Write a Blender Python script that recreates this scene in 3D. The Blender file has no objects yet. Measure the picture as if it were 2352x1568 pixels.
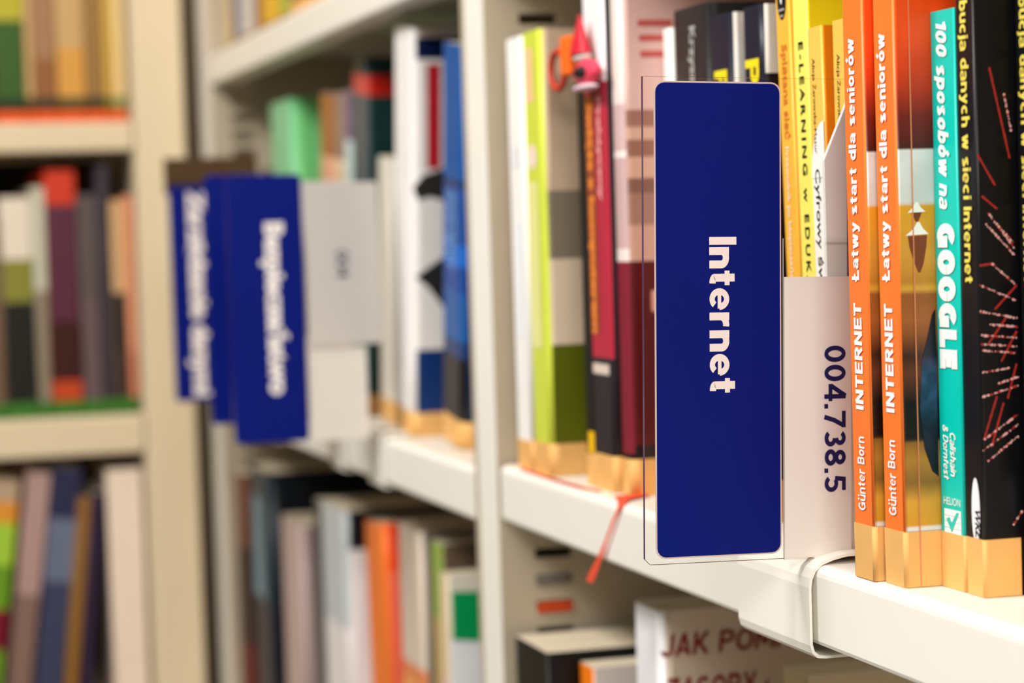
import bpy, bmesh, math, random
from mathutils import Vector, Matrix, Euler

random.seed(7)
C = bpy.context.scene
COL = C.collection

# ------------------------------------------------------------------ camera, world, lights
cam_d = bpy.data.cameras.new('camera')
cam = bpy.data.objects.new('camera', cam_d)
COL.objects.link(cam)
R_ = Vector((0.28437548, 0.9582039, -0.03123895))
U_ = Vector((-0.03709543, 0.04355734, 0.998362))
F_ = Vector((-0.95799505, 0.28275085, -0.04793163))
m = Matrix((R_, U_, -F_)).transposed().to_4x4()
m.translation = Vector((0.78479201, -0.34472387, 0.12704546))
cam.matrix_world = m
cam_d.sensor_width = 36.0
cam_d.lens = 36.0 * 5284.0 / 2352.0
cam_d.clip_start = 0.02
cam_d.clip_end = 50
cam_d.dof.use_dof = True
cam_d.dof.focus_distance = 0.835
cam_d.dof.aperture_fstop = 8.2
C.camera = cam

C.view_settings.view_transform = 'Standard'
C.view_settings.look = 'None'
C.view_settings.gamma = 1.0
C.view_settings.use_curve_mapping = False
C.view_settings.exposure = 0.0

w = bpy.data.worlds.new('world')
C.world = w
w.use_nodes = True
bg = w.node_tree.nodes['Background']
bg.inputs['Color'].default_value = (1.0, 0.97, 0.91, 1)
bg.inputs['Strength'].default_value = 0.27


def area(name, loc, target, sx, sy, power, col):
    d = bpy.data.lights.new(name, 'AREA')
    d.shape = 'RECTANGLE'
    d.size = sx
    d.size_y = sy
    d.energy = power
    d.color = col
    o = bpy.data.objects.new(name, d)
    COL.objects.link(o)
    o.location = loc
    o.rotation_euler = (Vector(target) - Vector(loc)).to_track_quat('-Z', 'Y').to_euler()
    return o


# fluorescent tubes hanging over the aisle, running along it
area('aisle_lamp', (-0.12, -1.15, 1.30), (-0.1, 0.0, 0.05), 0.7, 0.35, 30.5, (1.0, 1.0, 1.0))
area('aisle_lamp_near', (2.0, -0.72, 1.10), (0.0, 0.0, 0.05), 1.2, 0.5, 36, (1.0, 1.0, 0.99))
area('aisle_lamp_far', (-0.75, -1.25, 1.38), (-1.2, 0.0, 0.0), 0.9, 0.3, 4, (1.0, 0.84, 0.62))


# ------------------------------------------------------------------ helpers
def lin(c):
    c = c / 255.0
    return c / 12.92 if c <= 0.04045 else ((c + 0.055) / 1.055) ** 2.4


def rgb(c):
    return (lin(c[0]), lin(c[1]), lin(c[2]), 1.0)


MATS = {}


def mat(c, rough=0.5, spec=0.25, grain=0.05, scale=60.0, metal=0.0, bump=0.0):
    """procedural painted / printed surface: base colour broken up by a fine noise"""
    key = (tuple(c), rough, spec, grain, scale, metal, bump)
    if key in MATS:
        return MATS[key]
    mt = bpy.data.materials.new('print_%d_%d_%d' % tuple(int(v) for v in c))
    mt.use_nodes = True
    nt = mt.node_tree
    b = nt.nodes['Principled BSDF']
    b.inputs['Roughness'].default_value = rough
    b.inputs['Specular IOR Level'].default_value = spec
    b.inputs['Metallic'].default_value = metal
    tc = nt.nodes.new('ShaderNodeTexCoord')
    nz = nt.nodes.new('ShaderNodeTexNoise')
    nz.inputs['Scale'].default_value = scale
    nz.inputs['Detail'].default_value = 3
    nt.links.new(tc.outputs['Object'], nz.inputs['Vector'])
    mx = nt.nodes.new('ShaderNodeMix')
    mx.data_type = 'RGBA'
    base = rgb(c)
    mx.inputs[6].default_value = base
    mx.inputs[7].default_value = tuple(v * (1 - grain * 2) for v in base[:3]) + (1,)
    nt.links.new(nz.outputs['Fac'], mx.inputs[0])
    nt.links.new(mx.outputs[2], b.inputs['Base Color'])
    if bump:
        bp = nt.nodes.new('ShaderNodeBump')
        bp.inputs['Strength'].default_value = bump
        bp.inputs['Distance'].default_value = 0.0003
        nt.links.new(nz.outputs['Fac'], bp.inputs['Height'])
        nt.links.new(bp.outputs['Normal'], b.inputs['Normal'])
    MATS[key] = mt
    return mt


def page_mat():
    if 'pages' in MATS:
        return MATS['pages']
    mt = bpy.data.materials.new('page_edges')
    mt.use_nodes = True
    nt = mt.node_tree
    b = nt.nodes['Principled BSDF']
    b.inputs['Roughness'].default_value = 0.85
    tc = nt.nodes.new('ShaderNodeTexCoord')
    mp = nt.nodes.new('ShaderNodeMapping')
    mp.inputs['Scale'].default_value = (2600, 3, 3)
    nt.links.new(tc.outputs['Object'], mp.inputs['Vector'])
    nz = nt.nodes.new('ShaderNodeTexNoise')
    nz.inputs['Scale'].default_value = 1.0
    nt.links.new(mp.outputs['Vector'], nz.inputs['Vector'])
    mx = nt.nodes.new('ShaderNodeMix')
    mx.data_type = 'RGBA'
    mx.inputs[6].default_value = rgb((235, 222, 195))
    mx.inputs[7].default_value = rgb((190, 172, 140))
    nt.links.new(nz.outputs['Fac'], mx.inputs[0])
    nt.links.new(mx.outputs[2], b.inputs['Base Color'])
    MATS['pages'] = mt
    return mt


def ramp_mat(name, stops, axis='Z', noise=0.0, nscale=60.0, rough=0.35, nmix=0.0):
    """a printed picture: colour stops along one object axis (metres), wobbled by noise"""
    mt = bpy.data.materials.new(name)
    mt.use_nodes = True
    nt = mt.node_tree
    b = nt.nodes['Principled BSDF']
    b.inputs['Roughness'].default_value = rough
    b.inputs['Specular IOR Level'].default_value = 0.4
    tc = nt.nodes.new('ShaderNodeTexCoord')
    sp = nt.nodes.new('ShaderNodeSeparateXYZ')
    nt.links.new(tc.outputs['Object'], sp.inputs[0])
    lo, hi = stops[0][0], stops[-1][0]
    mr = nt.nodes.new('ShaderNodeMapRange')
    mr.inputs['From Min'].default_value = lo
    mr.inputs['From Max'].default_value = hi
    cr = nt.nodes.new('ShaderNodeValToRGB')
    nz = nt.nodes.new('ShaderNodeTexNoise')
    nz.inputs['Scale'].default_value = nscale
    nz.inputs['Detail'].default_value = 3
    nt.links.new(tc.outputs['Object'], nz.inputs['Vector'])
    if noise:
        ma = nt.nodes.new('ShaderNodeMath')
        ma.operation = 'MULTIPLY_ADD'
        ma.inputs[1].default_value = noise
        nt.links.new(nz.outputs['Fac'], ma.inputs[0])
        nt.links.new(sp.outputs[axis], ma.inputs[2])
        nt.links.new(ma.outputs[0], mr.inputs['Value'])
    else:
        nt.links.new(sp.outputs[axis], mr.inputs['Value'])
    nt.links.new(mr.outputs[0], cr.inputs[0])
    el = cr.color_ramp.elements
    while len(el) > 1:
        el.remove(el[-1])
    for i, (p, c) in enumerate(stops):
        e = el[0] if i == 0 else el.new((p - lo) / (hi - lo))
        e.position = (p - lo) / (hi - lo)
        e.color = rgb(c)
    out = cr.outputs[0]
    if nmix:
        hs = nt.nodes.new('ShaderNodeMix')
        hs.data_type = 'RGBA'
        hs.blend_type = 'MULTIPLY'
        hs.inputs[0].default_value = nmix
        nt.links.new(out, hs.inputs[6])
        gr = nt.nodes.new('ShaderNodeMapRange')
        gr.inputs['From Min'].default_value = 0.35
        gr.inputs['From Max'].default_value = 0.65
        nt.links.new(nz.outputs['Fac'], gr.inputs['Value'])
        nt.links.new(gr.outputs[0], hs.inputs[7])
        out = hs.outputs[2]
    nt.links.new(out, b.inputs['Base Color'])
    return mt


def link(name, mesh, parent=None):
    o = bpy.data.objects.new(name, mesh)
    COL.objects.link(o)
    if parent is not None:
        o.parent = parent
    return o


def obj(name, bm, mats, parent=None, label=None):
    me = bpy.data.meshes.new(name)
    bm.normal_update()
    bm.to_mesh(me)
    bm.free()
    for mt in (mats if isinstance(mats, (list, tuple)) else [mats]):
        me.materials.append(mt)
    o = link(name, me, parent)
    if label:
        o['label'] = label
    return o


def thing(name, label, cat, loc=(0, 0, 0), rot=(0, 0, 0), group=None):
    o = bpy.data.objects.new(name, None)
    COL.objects.link(o)
    o.empty_display_size = 0.02
    o.location = loc
    o.rotation_euler = rot
    o['label'] = label
    o['category'] = cat
    if group:
        o['group'] = group
    return o


def box(bm, x0, x1, y0, y1, z0, z1, bevel=0.0, mi=0):
    vs = [bm.verts.new((x, y, z)) for x in (x0, x1) for y in (y0, y1) for z in (z0, z1)]
    fs = []
    for q in ((0, 1, 3, 2), (4, 6, 7, 5), (0, 4, 5, 1), (2, 3, 7, 6), (0, 2, 6, 4), (1, 5, 7, 3)):
        f = bm.faces.new([vs[i] for i in q])
        f.material_index = mi
        fs.append(f)
    if bevel:
        es = set(e for f in fs for e in f.edges)
        bmesh.ops.bevel(bm, geom=list(es), offset=bevel, segments=2, profile=0.5, affect='EDGES')
    return bm


def prism_x(bm, prof, x0, x1, mi=0, smooth=False):
    """extrude a closed (y, z) outline along x"""
    a = [bm.verts.new((x0, y, z)) for y, z in prof]
    b = [bm.verts.new((x1, y, z)) for y, z in prof]
    n = len(prof)
    for i in range(n):
        f = bm.faces.new((a[i], a[(i + 1) % n], b[(i + 1) % n], b[i]))
        f.material_index = mi
        f.smooth = smooth
    bm.faces.new(list(reversed(a))).material_index = mi
    bm.faces.new(b).material_index = mi
    bmesh.ops.recalc_face_normals(bm, faces=bm.faces[:])
    return bm


def arc(cx, cy, r, a0, a1, n=5):
    return [(cx + r * math.cos(math.radians(a0 + (a1 - a0) * i / n)),
             cy + r * math.sin(math.radians(a0 + (a1 - a0) * i / n))) for i in range(n + 1)]


def flat(name, pts, mt, parent, label=None):
    bm = bmesh.new()
    bm.faces.new([bm.verts.new(p) for p in pts])
    return obj(name, bm, mt, parent, label)


def text(parent, body, P, right, up, L, H, mt, bold=0.0, shear=0.0, spacing=1.0, name='lettering'):
    """flat lettering fitted into a box L x H centred on P"""
    cu = bpy.data.curves.new('t', 'FONT')
    cu.body = body
    cu.size = 1.0
    cu.offset = bold
    cu.shear = shear
    cu.space_character = spacing
    cu.resolution_u = 3
    cu.fill_mode = 'FRONT'
    to = bpy.data.objects.new('t', cu)
    COL.objects.link(to)
    dg = bpy.context.evaluated_depsgraph_get()
    me = bpy.data.meshes.new_from_object(to.evaluated_get(dg))
    bpy.data.objects.remove(to)
    bpy.data.curves.remove(cu)
    xs = [v.co.x for v in me.vertices]
    ys = [v.co.y for v in me.vertices]
    cx, cy = (min(xs) + max(xs)) / 2, (min(ys) + max(ys)) / 2
    sx, sy = L / (max(xs) - min(xs)), H / (max(ys) - min(ys))
    r, u, p = Vector(right), Vector(up), Vector(P)
    for v in me.vertices:
        v.co = p + r * ((v.co.x - cx) * sx) + u * ((v.co.y - cy) * sy)
    me.name = name
    me.materials.clear()
    me.materials.append(mt)
    return link(name, me, parent)


DOWN = ((0, 0, -1), (1, 0, 0))       # spine lettering read from top to bottom
UPW = ((0, 0, 1), (-1, 0, 0))        # spine lettering read from bottom to top
ACROSS = ((1, 0, 0), (0, 0, 1))
COVER = ((0, 1, 0), (0, 0, 1))       # lettering on the cover that faces along the aisle

WHITE = (250, 246, 238)
KRAFT = (236, 180, 106)
INK = (18, 18, 24)


# ------------------------------------------------------------------ heavy grotesque letters drawn as strokes
def glyphs(sw):
    h = sw / 2
    XH, CH, DE = 5.3, 7.3, -2.0
    G = {}

    def A(cx, cy, rx, ry, a0, a1):
        n = max(6, int(abs(a1 - a0) / 14))
        return [(cx + rx * math.cos(math.radians(a0 + (a1 - a0) * i / n)), cy + ry * math.sin(math.radians(a0 + (a1 - a0) * i / n))) for i in range(n + 1)]
    x0, x1, xt = h, 4.5 - h, XH - h
    xc, rx, ry, yc = 2.25, 2.25 - h, XH / 2 - h, XH / 2
    arch = A(xc, xt - rx * 0.85, rx, rx * 0.85, 180, 0)
    stem = [(x0, 0), (x0, XH)]
    G['n'] = (4.5, [stem, arch + [(x1, 0)]])
    G['h'] = (4.5, [[(x0, 0), (x0, CH)], arch + [(x1, 0)]])
    G['u'] = (4.5, [[(x1, 0), (x1, XH)], [(x0, XH)] + A(xc, h + rx * 0.85, rx, rx * 0.85, 180, 360)])
    G['ü'] = (4.5, G['u'][1] + [[(1.1, 6.1), (1.1, 7.4)], [(3.4, 6.1), (3.4, 7.4)]])
    G['o'] = (4.7, [A(2.35, yc, 2.35 - h, ry, 0, 360)])
    G['ó'] = (4.7, G['o'][1] + [[(2.0, 5.9), (3.2, 7.5)]])
    G['e'] = (4.7, [(A(2.35, yc, 2.35 - h * .88, XH / 2 - h * .82, 0, 318), 0.84), ([(h, yc), (4.7 - h * 0.4, yc)], 0.58)])
    G['c'] = (4.4, [A(2.35, yc, 2.35 - h, ry, 48, 312)])
    G['r'] = (3.3, [stem, A(2.6, xt - 1.5, 2.6 - h, 1.5, 180, 78)])
    G['t'] = (3.2, [[(1.5, 6.8), (1.5, 1.6)] + A(2.6, h + 0.55, 1.1, 0.55, 180, 275), ([(0, XH - h * 0.66), (3.1, XH - h * 0.66)], 0.8)])
    G['l'] = (sw, [[(h, 0), (h, CH)]])
    G['ł'] = (sw + 1.2, [[(h + 0.6, 0), (h + 0.6, CH)], [(0, 3.0), (sw + 1.2, 4.6)]])
    G['i'] = (sw, [[(h, 0), (h, XH)], [(h, CH - 1.15), (h, CH)]])
    G['j'] = (sw, [[(h, XH), (h, -0.6)] + A(h - 1.1, -0.6, 1.1, 0.8, 0, -95), [(h, CH - 1.15), (h, CH)]])
    G['d'] = (4.7, [[(4.7 - h, 0), (4.7 - h, CH)], A(2.35, yc, 2.35 - h, ry, 0, 360)])
    G['b'] = (4.7, [[(h, 0), (h, CH)], A(2.35, yc, 2.35 - h, ry, 0, 360)])
    G['p'] = (4.7, [[(h, DE), (h, XH)], A(2.35, yc, 2.35 - h, ry, 0, 360)])
    G['y'] = (4.6, [[(0.7, XH), (2.5, 0.6)], [(3.95, XH), (2.3, 0.2), (1.7, -1.3), (0.4, -1.4)]])
    G['w'] = (6.6, [[(0.7, XH), (1.9, 0)], [(1.9, 0), (3.3, XH)], [(3.3, XH), (4.7, 0)], [(4.7, 0), (5.9, XH)]])
    G['f'] = (3.0, [[(1.4, 0), (1.4, 5.8)] + A(2.5, 5.8, 1.1, CH - h - 5.8, 180, 90), [(0, XH - h * 0.8), (2.9, XH - h * 0.8)]])
    G['a'] = (4.5, [(A(2.2, XH - h * .8 - 1.2, 2.3 - h, 1.2, 165, 0), 0.8), [(4.5 - h, XH - h * .8 - 1.2), (4.5 - h, 0)], (A(2.1, h * .72 + 0.98, 2.15 - h * .72, 1.02, 0, 360), 0.72)])
    G['s'] = (4.2, [A(2.1, 3.95, 2.1 - h, xt - 3.95, 25, 215) + A(2.1, 1.35, 2.1 - h, 1.35 - h, 45, -155)])
    # capitals
    ct, cm = CH - h, CH / 2
    G['I'] = (sw, [[(h, 0), (h, CH)]])
    G['N'] = (5.6, [[(h, 0), (h, CH)], [(5.6 - h, 0), (5.6 - h, CH)], [(h, CH), (5.6 - h, 0)]])
    G['T'] = (5.0, [[(2.5, 0), (2.5, CH)], [(0, ct), (5.0, ct)]])
    G['E'] = (4.7, [[(h, 0), (h, CH)], [(h, ct), (4.6, ct)], [(h, cm), (4.3, cm)], [(h, h), (4.7, h)]])
    G['L'] = (4.4, [[(h, 0), (h, CH)], [(h, h), (4.4, h)]])
    G['Ł'] = (5.0, [[(h + 0.6, 0), (h + 0.6, CH)], [(h + 0.6, h), (5.0, h)], [(0, 2.8), (3.2, 4.6)]])
    G['H'] = (5.4, [[(h, 0), (h, CH)], [(5.4 - h, 0), (5.4 - h, CH)], [(h, cm), (5.4 - h, cm)]])
    rr = (ct - cm) / 2
    G['R'] = (5.2, [[(h, 0), (h, CH)], [(h, ct), (3.0, ct)] + A(3.0, ct - rr, 2.1 - h, rr, 90, -90) + [(h, cm)], [(2.6, cm), (4.6, 0)]])
    G['P'] = (5.0, [[(h, 0), (h, CH)], [(h, ct), (3.0, ct)] + A(3.0, ct - rr, 2.0 - h, rr, 90, -90) + [(h, cm)]])
    G['B'] = (5.2, [[(h, 0), (h, CH)], [(h, ct), (3.0, ct)] + A(3.0, ct - rr, 1.9 - h, rr, 90, -90) + [(h, cm)], [(h, cm), (3.1, cm)] + A(3.1, h + (cm - h) / 2, 2.1 - h, (cm - h) / 2, 90, -90) + [(h, h)]])
    G['O'] = (6.0, [A(3.0, cm, 3.0 - h, cm - h, 0, 360)])
    G['D'] = (5.5, [[(h, 0), (h, CH)], [(h, ct), (2.6, ct)] + A(2.6, cm, 2.9 - h, cm - h, 90, -90) + [(h, h)]])
    G['C'] = (5.4, [A(3.0, cm, 3.0 - h, cm - h, 45, 315)])
    G['G'] = (5.9, [A(3.0, cm, 3.0 - h, cm - h, 45, 325), [(3.0, cm - 0.5), (5.8, cm - 0.5)], [(5.8 - h, cm - 0.2), (5.8 - h, 0.3)]])
    G['Ś'] = (4.9, [A(2.45, 5.4, 2.45 - h, ct - 5.4, 25, 215) + A(2.45, 1.9, 2.45 - h, 1.9 - h, 45, -155), [(2.0, 7.8), (3.2, 9.2)]])
    G['W'] = (8.0, [[(0.7, CH), (2.2, 0)], [(2.2, 0), (4.0, CH)], [(4.0, CH), (5.8, 0)], [(5.8, 0), (7.3, CH)]])
    G['S'] = (4.9, [A(2.45, 5.4, 2.45 - h, ct - 5.4, 25, 215) + A(2.45, 1.9, 2.45 - h, 1.9 - h, 45, -155)])
    G['A'] = (5.4, [[(0.7, 0), (2.7, CH)], [(2.7, CH), (4.7, 0)], [(1.2, 1.9), (4.2, 1.9)]])
    G['K'] = (5.4, [[(h, 0), (h, CH)], [(h, 2.6), (4.6, CH)], [(2.0, 3.9), (4.8, 0)]])
    G['Z'] = (4.8, [[(0.1, ct), (4.6, ct)], [(4.2, CH), (0.6, 0)], [(0.1, h), (4.8, h)]])
    G['Y'] = (5.2, [[(0.7, CH), (2.6, 3.0)], [(4.5, CH), (2.6, 3.0)], [(2.6, 0), (2.6, 3.4)]])
    G['M'] = (6.6, [[(h, 0), (h, CH)], [(6.6 - h, 0), (6.6 - h, CH)], [(h, CH), (3.3, 1.6)], [(3.3, 1.6), (6.6 - h, CH)]])
    G['J'] = (4.2, [[(4.2 - h, CH), (4.2 - h, 2.0)] + A(2.1, 2.0, 2.1 - h, 2.0 - h, 0, -180)])
    G['Ć'] = (5.4, G['C'][1] + [[(2.4, 7.8), (3.6, 9.2)]])
    G['Ż'] = (4.8, G['Z'][1] + [[(2.4, 7.9), (2.4, 9.0)]])
    # figures
    G['0'] = (4.7, [A(2.35, cm, 2.35 - h, cm - h, 0, 360)])
    G['1'] = (3.2, [[(3.2 - h, 0), (3.2 - h, CH)], [(0.2, 5.5), (3.2 - h, 6.4)]])
    G['4'] = (4.9, [[(3.9 - h * 0.5, 0), (3.9 - h * 0.5, CH)], [(3.5, CH), (0.4, 2.2)], [(0, 2.1), (4.9, 2.1)]])
    G['7'] = (4.7, [[(0, ct), (4.7, ct)], [(4.2, ct), (2.6, 3.4), (1.6, 0)]])
    G['3'] = (4.6, [A(2.2, 5.35, 2.1 - h, ct - 5.35, 155, -90) , A(2.25, 2.05, 2.35 - h, 2.05 - h, 90, -150)])
    G['8'] = (4.7, [A(2.35, 5.35, 2.1 - h, ct - 5.35, 0, 360), A(2.35, 2.05, 2.35 - h, 2.05 - h, 0, 360)])
    G['5'] = (4.7, [[(4.3, ct), (1.1, ct), (0.75, 3.6)], A(2.3, 2.35, 2.4 - h, 2.35 - h, 128, -150)])
    G['.'] = (sw, [[(h, 0), (h, sw)]])
    G['•'] = (2.0, [[(1.0, 2.6), (1.0, 4.6)]])
    G['-'] = (2.6, [[(0, 2.6), (2.6, 2.6)]])
    G['&'] = (5.2, [[(4.9, 0), (1.4, 5.2)] + A(2.3, 5.9, 1.1, 0.9, 200, -20) + [(1.3, 3.3)] + A(2.2, 1.9, 1.7, 1.3, 130, 330) + [(4.8, 3.6)]])
    return G


def stroke_quads(pts, sw):
    """quads for one stroke with mitred joints and square ends"""
    h = sw / 2
    closed = (abs(pts[0][0] - pts[-1][0]) < 1e-6 and abs(pts[0][1] - pts[-1][1]) < 1e-6)
    P = pts[:-1] if closed else pts
    n = len(P)
    L = []
    for i in range(n):
        def d(a, b):
            l = math.hypot(b[0] - a[0], b[1] - a[1]) or 1e-9
            return ((b[0] - a[0]) / l, (b[1] - a[1]) / l)
        if closed or 0 < i < n - 1:
            d0, d1 = d(P[i - 1], P[i]), d(P[i], P[(i + 1) % n])
        else:
            d0 = d1 = d(P[0], P[1]) if i == 0 else d(P[-2], P[-1])
        n0, n1 = (-d0[1], d0[0]), (-d1[1], d1[0])
        k = max(1 + n0[0] * n1[0] + n0[1] * n1[1], 0.35)
        mx_, my_ = (n0[0] + n1[0]) / k, (n0[1] + n1[1]) / k
        L.append(((P[i][0] + mx_ * h, P[i][1] + my_ * h), (P[i][0] - mx_ * h, P[i][1] - my_ * h)))
    return [(L[i][0], L[i][1], L[(i + 1) % n][1], L[(i + 1) % n][0]) for i in range(n if closed else n - 1)]


def stext(parent, body, P, right, up, L, H, mt, sw=1.45, shear=0.0, gap=0.55, space=2.7, name='lettering'):
    """heavy lettering fitted into a box L x H centred on P, drawn letter by letter"""
    G = glyphs(sw)
    qs, lay, x = [], [], 0.0
    for ch in body:
        if ch == ' ':
            x += space
            continue
        wd, strokes = G[ch]
        first = len(qs)
        for st in strokes:
            kw = 1.0
            if isinstance(st, tuple):
                st, kw = st
            for q in stroke_quads(st, sw * kw):
                qs.append([(x + a + shear * b, b) for a, b in q])
                lay.append(len(qs) - first)
        x += wd + gap
    xs = [p[0] for q in qs for p in q]
    ys = [p[1] for q in qs for p in q]
    cx, cy = (min(xs) + max(xs)) / 2, (min(ys) + max(ys)) / 2
    sx, sy = L / (max(xs) - min(xs)), H / (max(ys) - min(ys))
    r, u, p0 = Vector(right), Vector(up), Vector(P)
    nrm = r.cross(u).normalized()
    bm = bmesh.new()
    for i, q in enumerate(qs):
        f = bm.faces.new([bm.verts.new(p0 + nrm * (lay[i] * 6e-6) + r * ((a - cx) * sx) + u * ((b - cy) * sy)) for a, b in q])
        f.normal_update()
        if f.normal.dot(nrm) < 0:
            f.normal_flip()
    return obj(name, bm, mt, parent)


def bstext(b, body, z_lo, z_hi, H, mt, direction=None, xc=None, **k):
    direction = direction or DOWN
    x = b['ox'] + (b['t'] / 2 if xc is None else xc / 1000.0)
    return stext(b, body, (x, -0.0003, (z_lo + z_hi) / 2000.0), direction[0], direction[1], (z_hi - z_lo) / 1000.0, H / 1000.0, mt, **k)


def u_profile(t, d, r, th, off=0.0):
    """outline of a book cover seen from above, outer then inner path; returns (outer, inner)"""
    o = [(-off, d)]
    o += [(-off + (r + off) - (r + off) * math.cos(a), r - (r + off) * math.sin(a)) for a in [math.pi / 2 * k / 3 for k in range(0, 4)]]
    o += [(t - r + (r + off) * math.sin(a), r - (r + off) * math.cos(a)) for a in [math.pi / 2 * k / 3 for k in range(0, 4)]]
    o += [(t + off, d)]
    return o


def shell(bm, t, d, r, th, off, zs, mfun):
    """U-shaped cover, thickness th, sliced at the heights zs; mfun(side, zmid) -> material index"""
    outer = u_profile(t, d, r, th, off)
    inner = [(min(max(x, th), t - th) if True else x, max(y, th) if y < d else d) for x, y in u_profile(t, d, max(r, th), th, -th if off == 0 else off - th)]
    n = len(outer)
    sides = []
    for i in range(n - 1):
        if i < 2:
            sides.append('back')
        elif i > n - 4:
            sides.append('front')
        else:
            sides.append('spine')
    ov = [[bm.verts.new((x, y, z)) for x, y in outer] for z in zs]
    for k in range(len(zs) - 1):
        zm = (zs[k] + zs[k + 1]) / 2
        for i in range(n - 1):
            f = bm.faces.new((ov[k][i], ov[k][i + 1], ov[k + 1][i + 1], ov[k + 1][i]))
            f.material_index = mfun(sides[i], zm)
            f.smooth = (i in (1, 2, 3, n - 3, n - 4, n - 5))
    # inside, rims
    ib = [bm.verts.new((x, y, zs[0])) for x, y in inner]
    it = [bm.verts.new((x, y, zs[-1])) for x, y in inner]
    for i in range(n - 1):
        f = bm.faces.new((ib[i + 1], ib[i], it[i], it[i + 1]))
        f.material_index = mfun('in', 0)
        f = bm.faces.new((ov[-1][i], ov[-1][i + 1], it[i + 1], it[i]))
        f.material_index = mfun('rim', 0)
        f = bm.faces.new((ib[i], ib[i + 1], ov[0][i + 1], ov[0][i]))
        f.material_index = mfun('rim', 0)
    for i in (0, n - 1):
        col = [ov[k][i] for k in range(len(zs))]
        vs = col + [it[i], ib[i]]
        if i == n - 1:
            vs = vs[::-1]
        f = bm.faces.new(vs)
        f.material_index = mfun('rim', 0)


def book(label, x0, x1, y, z0, h, spine, front=None, back=None, depth=165, band=0, lean=0.0, r=1.2,
         group=None, rim=(225, 215, 200), left_unit=None, fmat=None, rough=0.38, band_c=KRAFT, hard=False, band_d=45, proud=0.0, th=None):
    """x0..x1 span on the shelf, y front of spine, z0 shelf height, h height (all mm).
    spine / front: a colour or [(upper height in mm, colour), ...] from the bottom up."""
    t = (x1 - x0) / 1000.0
    d = depth / 1000.0
    H = h / 1000.0
    ox = -t if lean > 0 else 0.0
    px = (x1 if lean > 0 else x0) / 1000.0
    if left_unit is None:
        root = thing('book', label, 'book', (px, y / 1000.0, z0 / 1000.0), (0, math.atan(lean), 0), group)
    else:                                   # shelf whose books face along the aisle: x is then the sideways place
        root = thing('book', label, 'book', (left_unit, px, z0 / 1000.0), (0, 0, 0), group)
        root.rotation_euler = (Matrix.Rotation(math.pi / 2, 3, 'Z') @ Matrix.Rotation(math.atan(lean), 3, 'Y')).to_euler()
    th = (2.2 if hard else 0.7) / 1000.0 if th is None else th
    sp = spine if isinstance(spine, list) else [(h, spine)]
    if front is None:
        front = sp[-1][1] if not isinstance(spine, list) else spine
    fr = front if isinstance(front, list) else [(h, front)]
    bk = back if back else sp[-1][1]
    cols, idx = [], {}

    def mi(key, mt):
        if key not in idx:
            idx[key] = len(cols)
            cols.append(mt)
        return idx[key]

    def pick(lst, zm):
        for zt, c in lst:
            if zm * 1000.0 <= zt:
                return c
        return lst[-1][1]

    def mf(side, zm):
        if side == 'spine':
            c = pick(sp, zm)
        elif side == 'front':
            if fmat:
                return mi('F', fmat)
            c = pick(fr, zm)
        elif side == 'back':
            c = bk
        elif side == 'rim':
            c = rim
        else:
            c = (230, 222, 205)
        return mi(tuple(c), mat(c, rough))

    zs = sorted(set([0.0, H] + [z / 1000.0 for z, _ in sp if 0 < z < h] + [z / 1000.0 for z, _ in fr if 0 < z < h]))
    bm = bmesh.new()
    shell(bm, t, d, min(r / 1000.0, t * 0.45), th, 0.0, zs, mf)
    if ox:
        bmesh.ops.translate(bm, verts=bm.verts[:], vec=(ox, 0, 0))
    obj('cover', bm, cols, root)
    bm = bmesh.new()
    ins = 0.003 if hard else 0.0004
    py0 = max(th * 1.2, min(r / 1000.0, t * 0.45) * 0.9)
    box(bm, ox + th * 1.1, ox + t - th * 1.1, py0, d - 0.002, ins, H - ins)
    obj('pages', bm, page_mat(), root)
    if band:
        bm = bmesh.new()
        bt = 0.00025
        shell(bm, t, min(d * 0.9, band_d / 1000.0), min(r / 1000.0, t * 0.45) , bt, bt, [0.0002, band / 1000.0], lambda s, z: 0)
        if ox:
            bmesh.ops.translate(bm, verts=bm.verts[:], vec=(ox, 0, 0))
        obj('paper_band', bm, mat(band_c, 0.6, 0.2, 0.07, 90), root)
    root['ox'] = ox
    root['t'] = t
    return root


def btext(b, body, z_lo, z_hi, H, mt, direction=DOWN, xc=None, **k):
    """lettering on a spine between two heights (mm); H is the letter height across the spine (mm)"""
    x = b['ox'] + (b['t'] / 2 if xc is None else xc / 1000.0)
    return text(b, body, (x, -0.0003, (z_lo + z_hi) / 2000.0), direction[0], direction[1], (z_hi - z_lo) / 1000.0, H / 1000.0, mt, **k)


def sprint(b, pts, mt, name='printed_panel', y=-0.0002, label=None):
    """flat print on a spine, pts = (x, z) in mm from the left edge and foot of the book"""
    return flat(name, [(b['ox'] + x / 1000.0, y, z / 1000.0) for x, z in pts], mt, b, label)


def cprint(b, pts, mt, name='printed_panel', off=0.0002, label=None):
    """flat print on the front cover, pts = (distance from spine, height) in mm"""
    x = b['ox'] + b['t'] + off
    return flat(name, [(x, y / 1000.0, z / 1000.0) for y, z in pts], mt, b, label)


# ------------------------------------------------------------------ the room
cream = mat((250, 244, 231), 0.32, 0.4, 0.02, 25, bump=0.05)
grey_in = mat((190, 174, 148), 0.5, 0.3, 0.04, 25)
back_in = mat((96, 86, 72), 0.6, 0.2, 0.04, 25)
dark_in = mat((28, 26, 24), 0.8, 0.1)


def struct(name, x0, x1, y0, y1, z0, z1, mt):
    bm = bmesh.new()
    box(bm, x0, x1, y0, y1, z0, z1)
    o = obj(name, bm, mt)
    o['kind'] = 'structure'
    return o


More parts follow.
